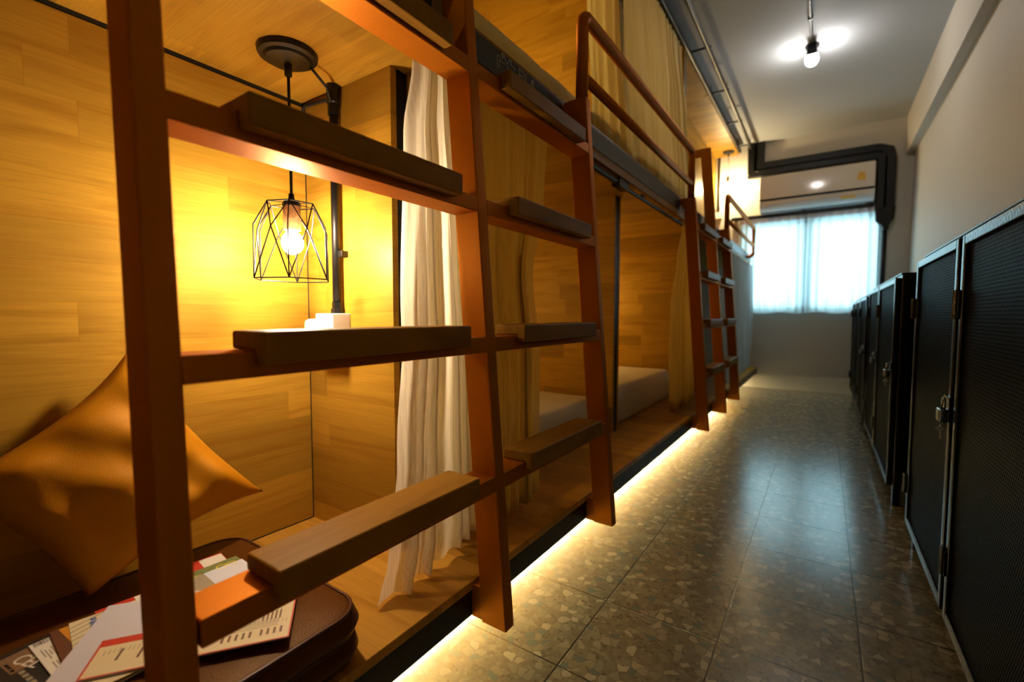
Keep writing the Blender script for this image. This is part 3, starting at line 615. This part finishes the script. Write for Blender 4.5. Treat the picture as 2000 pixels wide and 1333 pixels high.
# big map leaflet
ang = math.atan2(.59, -.81)   # long axis runs away from the corridor edge
ux, uy = -.59, -.81
t = leaf('map_leaflet', 'large folded transit map with red border spread on top of the pile', (-.147, -.567), math.atan2(uy, ux), .290, -.180, zc+.0085, .0012, 'lilac_paper', group=G)
MB().prism_z([(.001, -.001), (.252, -.001), (.256, -.066), (.16, -.066), (.16, -.104), (.001, -.104)], .0012, .0018).build('map_page', 'cream_paper', t, local=True)
b = MB().prism_z([(.0, .0), (.253, .0), (.2575, -.081), (.135, -.081), (.135, -.065), (.2535, -.065), (.2505, -.0022), (.0022, -.0022), (.0022, -.104), (.0, -.104)], .0018, .0020); b.build('print', 'red_ink', t, local=True)
b = []
for k in range(3): b += [(.168+.026*k, -.046-.003*k, .1712+.026*k, -.022-.003*k)]
for k in range(9): b += [(.012+.009*k+(.006 if k > 3 else 0), -.030, .0155+.009*k+(.006 if k > 3 else 0), -.016)]
for k in range(5): b += [(.018+.006*k, -.074, .0205+.006*k, -.052), (.085+.007*k, -.058, .088+.007*k, -.040)]
ink(t, 'brown_ink', b, .0019)
b = []
for k in range(42): x = .008+.0057*k; h = .006+.005*R.random(); y = -.040-.006*math.sin(k*.21); b.append((x, y-h, x+.0011, y))
for k in range(9): x = .10+.0055*k; h = .007+.005*R.random(); b.append((x, -.083-h*.5, x+.0011, -.083+h*.5))
for k in range(5): b.append((.02, -.036-.004*k, .13-.01*k, -.0352-.004*k))
ink(t, 'grey_ink', b, .0019)
# right-hand group
t = leaf('leaflet', 'red and black magazine with a white corner at the back of the pile', (-.523, -.62), -.12, .21, .115, zc, .0030, 'red_ink', group=G)
ink(t, 'white_paper', [(.004, .075, .050, .114), (.060, .085, .070, .098), (.045, .02, .058, .06)], .0030)
ink(t, 'black_ink', [(.058, .03, .10, .08)], .0031)
t = leaf('leaflet', 'green mottled leaflet with yellow rings beside the red magazine', (-.474, -.605), -.06, .20, .11, zc+.0032, .0016, 'green_ink', group=G)
b = MB()
for cx, cy in ((.026, .092), (.024, .075), (.030, .03)): b.tube([V((cx+.0085*math.cos(a*PI/8), cy+.0085*math.sin(a*PI/8), .0018)) for a in range(16)], .0013, 6, closed=True)
b.build('print', 'yellow_ink', t, local=True)
t = leaf('leaflet', 'pale blue and grey sheet lying nearest the ladder tread', (-.450, -.63), -.05, .16, .135, zc+.005, .0010, 'blue_paper', group=G)
ink(t, 'grey_ink', [(.0, .0, .16, .068)], .0010)

# ================================================================ right side: lockers
def locker(label, x0, ya, splits, zt, lockids):
    """open steel frame with mesh doors; splits = door edges along y"""
    xb = WXR-.012; t = thing('locker', label, 'locker', (x0+.2, ya, 0), group='black mesh lockers along the right wall')
    yb = splits[-1]; z0 = .075; a = .028
    b = MB()
    for y in (ya, yb-a):
        for x in (x0, xb-a): b.box(x, y, 0, x+a, y+a, zt)
    for z in (z0, zt-a):
        b.box(x0, ya+a, z, x0+a, yb-a, z+a); b.box(xb-a, ya+a, z, xb, yb-a, z+a)
        for y in (ya, yb-a): b.box(x0+a, y, z, xb-a, y+a, z+a)
    for y in splits[:-1]: b.box(x0, y-.014, z0+a, x0+a, y+.014, zt-a)
    b.build('locker_frame', 'locker', t, bevel=.003)
    MB().box(x0-.004, ya-.004, zt, xb, yb+.004, zt+.006).build('top_panel', 'locker', t, bevel=.002)
    for y in (ya+.008, yb-.012): MB().box(x0+a, y, z0+a, xb-a, y+.003, zt-a).build('side_panel', 'locker_mesh', t)
    MB().box(xb-.006, ya+a, z0+a, xb-.003, yb-a, zt-a).build('rear_panel', 'locker_mesh', t)
    MB().box(x0+a, ya+a, z0+.004, xb-a, yb-a, z0+.012).build('bottom_panel', 'locker', t)
    e = [ya]+splits
    for k in range(len(e)-1):
        p, q = e[k]+(.018 if k else .006), e[k+1]-(.006 if k == len(e)-2 else .018); xa = x0-.022; za, zb = z0+.012, zt-.014; f = .024
        b = MB(); b.box(xa, p, za, x0-.001, p+f, zb); b.box(xa, q-f, za, x0-.001, q, zb); b.box(xa, p+f, za, x0-.001, q-f, za+f); b.box(xa, p+f, zb-f, x0-.001, q-f, zb)
        d = b.build('door', 'locker', t, bevel=.003)
        MB().box(xa+.008, p+f, za+f, xa+.011, q-f, zb-f).build('mesh_panel', 'locker_mesh', d)
        for z in (.86, .23):
            b = MB().tube([(xa-.004, q+.004, z-.035), (xa-.004, q+.004, z+.035)], .0075, 10); b.box(xa-.005, q-.022, z-.03, xa-.001, q+.004, z+.03)
            b.build('hinge', 'locker', d, smooth=False)
        b = MB().box(xa-.004, p-.012, .60, xa, p+.05, .632); b.tube(arc((xa-.004, p-.002, .616), .012, -PI/2, PI/2, 6, 'xz'), .003, 6)
        b.build('hasp', 'locker', d)
    return t
LK = [locker('black mesh-door locker nearest the camera, cut by the right frame edge', .786, -.03, [.60, 1.225], 1.037, 0),
      locker('second black mesh locker, middle of the row', .770, 1.64, [2.36, 3.02], 1.012, 1),
      locker('last black mesh locker of the row, nearest the window', .760, 3.09, [3.72, 4.34, 4.95], .985, 2)]
def padlock(label, x, y, z, keys):
    t = thing('padlock', label, 'padlock', (x, y, z), group='padlocks on the locker doors')
    x -= .012
    b = MB(); b.box(x-.011, y-.019, z-.034, x+.011, y+.019, z-.002); b.build('lock_body', 'chrome', t, bevel=.004)
    MB().tube([V((x, y-.012, z-.004)), V((x, y-.012, z+.012))]+arc((x, y, z+.012), .012, PI, 0, 8, 'yz')+[V((x, y+.012, z-.004))], .003, 8).build('shackle', 'chrome', t, smooth=True)
    if keys:
        MB().tube([V((x-.002+.004*math.cos(a*PI/8), y+.013*math.cos(a*PI/8)+.002, z-.046+.013*math.sin(a*PI/8))) for a in range(16)], .001, 6, closed=True).build('key_ring', 'chrome', t)
        for s in (-1, 1):
            b = MB().box(x-.004+.002*s, y-.008+.010*s, z-.075, x-.0025+.002*s, y-.002+.010*s, z-.055); b.lathe([(.0001, -.0008), (.009, -.0008), (.009, .0008), (.0001, .0008)], (x-.004, y-.005+.010*s, z-.053), 12)
            b.build('key', 'brass', t)
padlock('padlock with keys on the nearest locker, at its door joint', .762, .606, .606, True)
padlock('padlock on the near edge of the second locker', .746, 1.660, .600, True)
padlock('padlock on the door joint of the second locker', .746, 2.372, .600, False)
padlock('padlock on the near edge of the last locker', .736, 3.105, .600, False)

# ================================================================ ceiling: conduit, lamp, cable tray
t = thing('ceiling_conduit', 'thin dark conduit running along the ceiling to the white lamp', 'conduit', (.363, 1, 2.79))
MB().tube([(.363, Y0+.02, 2.787), (.363, 3.09, 2.787)], .009, 10).build('pipe', 'black', t, smooth=True)
for y in (-1, 0, 1, 2, 2.75): MB().box(.348, y-.008, 2.775, .378, y+.008, 2.80).build('pipe_clip', 'black', t)
lx, ly = .365, 3.14
t = thing('ceiling_lamp', 'small white glowing lamp with dark strap on the ceiling', 'lamp', (lx, ly, CZ))
MB().lathe([(.0001, CZ), (.046, CZ), (.046, CZ-.016), (.036, CZ-.026), (.0001, CZ-.026)], (lx, ly, 0), 24).build('canopy', 'black', t)
MB().lathe([(.0001, CZ-.024), (.019, CZ-.025), (.019, CZ-.052), (.0001, CZ-.053)], (lx, ly, 0), 16).build('socket', 'brass', t)
MB().ball((lx, ly, CZ-.100), .043, 14, 1.12).build('bulb', 'bulbc', t, smooth=True)
for s in (-1, 1):
    MB().prism_x([(ly+.044*s, CZ-.008), (ly+.052*s, CZ-.05), (ly+.056*s, CZ-.09), (ly+.053*s, CZ-.09), (ly+.049*s, CZ-.05), (ly+.041*s, CZ-.008)], lx-.030, lx+.030).build('strap', 'black', t)

t = thing('cable_tray', 'black ladder cable tray hung under the ceiling above the bunk roof', 'cable tray', (-.3, 2, 2.72))
for x in (-.236, -.362): MB().tube([(x, -2.0, 2.72), (x, FY-.10, 2.72)], .016, 10).build('tray_rail', 'black', t, smooth=True)
for k in range(10):
    y = 2.595+.735*(k-6)
    if -1.9 < y < 5: MB().tube([(-.215, y, 2.722), (-.42, y, 2.722)], .008, 8).build('tray_rung', 'black', t, smooth=True)
b = MB()
for y in (-1.1, .4, 1.86, 3.33, 4.8):
    for x in (-.236, -.362): b.tube([(x, y+.03, 2.73), (x, y+.03, CZ)], .003, 6)
b.build('hanger', 'black', t)

# ================================================================ far wall: air conditioner, trunking
t = thing('air_conditioner', 'white wall air conditioner above the window', 'air conditioner', (.37, FY, 2.0))
ax0, ax1 = -.138, .872; yb = FY-.002
prof = [(yb, 2.375), (4.905, 2.375), (4.882, 2.36), (4.872, 2.30), (4.870, 2.113), (yb, 2.113)]
MB().prism_x(prof, ax0, ax1).build('body', 'whitegloss', t, bevel=.006)
MB().box(ax0+.004, 4.8685, 2.096, ax1-.004, yb, 2.117).build('vent_gap', 'black_matte', t)
prof = [(4.873, 2.100), (4.880, 2.055), (4.91, 2.012), (4.95, 1.992), (yb, 1.988), (yb, 2.100)]
o = MB().prism_x(prof, ax0+.002, ax1+.002).build('lower_housing', 'alu', t, bevel=.006)
b = MB().prism_x([(4.8725, 2.092), (4.8795, 2.050), (4.888, 2.0515), (4.8805, 2.093)], ax0+.04, ax1-.04); b.build('louver', 'white', t, bevel=.002)
b = MB()
for k in range(46): x = ax0+.06+.0195*k; b.box(x, 4.8778, 2.053, x+.010, 4.881, 2.058)
b.build('vent_slots', 'grey_ink', o)
cx, cz = .763, 2.232
st = MB().prism_x([(4.869, cz-.03), (4.869, cz+.03)], 0, 0) if False else MB()
pts = [(cx-.032, cz-.040), (cx+.032, cz-.040), (cx+.032, cz+.012)]+[(cx+.032*math.cos(a*PI/10), cz+.012+.032*math.sin(a*PI/10)) for a in range(1, 10)]+[(cx-.032, cz+.012)]
n = len(pts); st.add([(x, 4.8690, z) for x, z in pts]+[(x, 4.8702, z) for x, z in pts], [tuple(range(n))]+[(i, (i+1) % n, (i+1) % n+n, i+n) for i in range(n)])
s1 = st.build('energy_sticker', 'sticker', t)
b = MB(); b.tube([V((cx+.021*math.cos(a*PI/12), 4.8686, cz+.012+.021*math.sin(a*PI/12))) for a in range(13)], .0016, 6); b.build('sticker_dial', 'white_paper', s1)
MB().box(cx-.003, 4.868, cz+.006, cx+.003, 4.869, cz+.026).build('sticker_needle', 'red_ink', s1)
MB().box(.60, 4.872, 2.030, .72, 4.90, 2.048).build('yellow_tag', 'sticker', o)

t = thing('pipe_trunking', 'black pipe trunking bending around the air conditioner', 'trunking', (.4, FY, 2.5))
def duct(pts, wd, dp, name):
    """flat channel along a polyline on the far wall, points (x,z)"""
    b = MB(); n = len(pts); vs = []
    for i, (x, z) in enumerate(pts):
        a = V(pts[max(0, i-1)]); c = V(pts[min(n-1, i+1)]); p = V((x, z)); d1 = (p-a).normalized() if i else (c-p).normalized(); d2 = (c-p).normalized() if i < n-1 else d1
        tn = (d1+d2).normalized(); nn = V((-tn.y, tn.x)); k = 1/max(.5, nn.dot(V((-d1.y, d1.x)))); ww = wd[i] if isinstance(wd, list) else wd
        for sgn, yy in ((-1, FY-.002), (-1, FY-dp*.8), (-.8, FY-dp), (.8, FY-dp), (1, FY-dp*.8), (1, FY-.002)): q = p+nn*ww/2*sgn*k; vs.append((q.x, yy, q.y))
    fs = [(i*6+j, i*6+(j+1) % 6, (i+1)*6+(j+1) % 6, (i+1)*6+j) for i in range(n-1) for j in range(6)]+[tuple(range(6)), tuple(range(n*6-1, n*6-7, -1))]
    return b.add(vs, fs).build(name, 'black', t, bevel=.004)
duct([(-.245, CZ-.002), (-.245, 2.445), (.20, 2.452), (.90, 2.445)], .075, .085, 'duct')
duct([(-.155, CZ-.002), (-.155, 2.53), (.90, 2.525), (.985, 2.49), (1.005, 2.40), (1.005, 1.86)], .080, .07, 'duct')
duct([(.925, 2.47), (.925, 1.90)], .075, .085, 'duct')
duct([(.968, 1.93), (.968, 1.80), (.978, 1.74), (.982, 1.70)], [.165, .15, .06, .045], .075, 'duct_end')
MB().tube([(.975, FY-.03, 1.72), (.972, FY-.03, 1.2), (.972, FY-.03, .30)], .022, 10).build('drain_pipe', 'black', t, smooth=True)
for x, z in ((-.265, 2.44), (.925, 2.06), (-.18, 2.47)): MB().ball((x, FY-.09, z), .009, 8).build('screw', 'chrome', t, smooth=True)
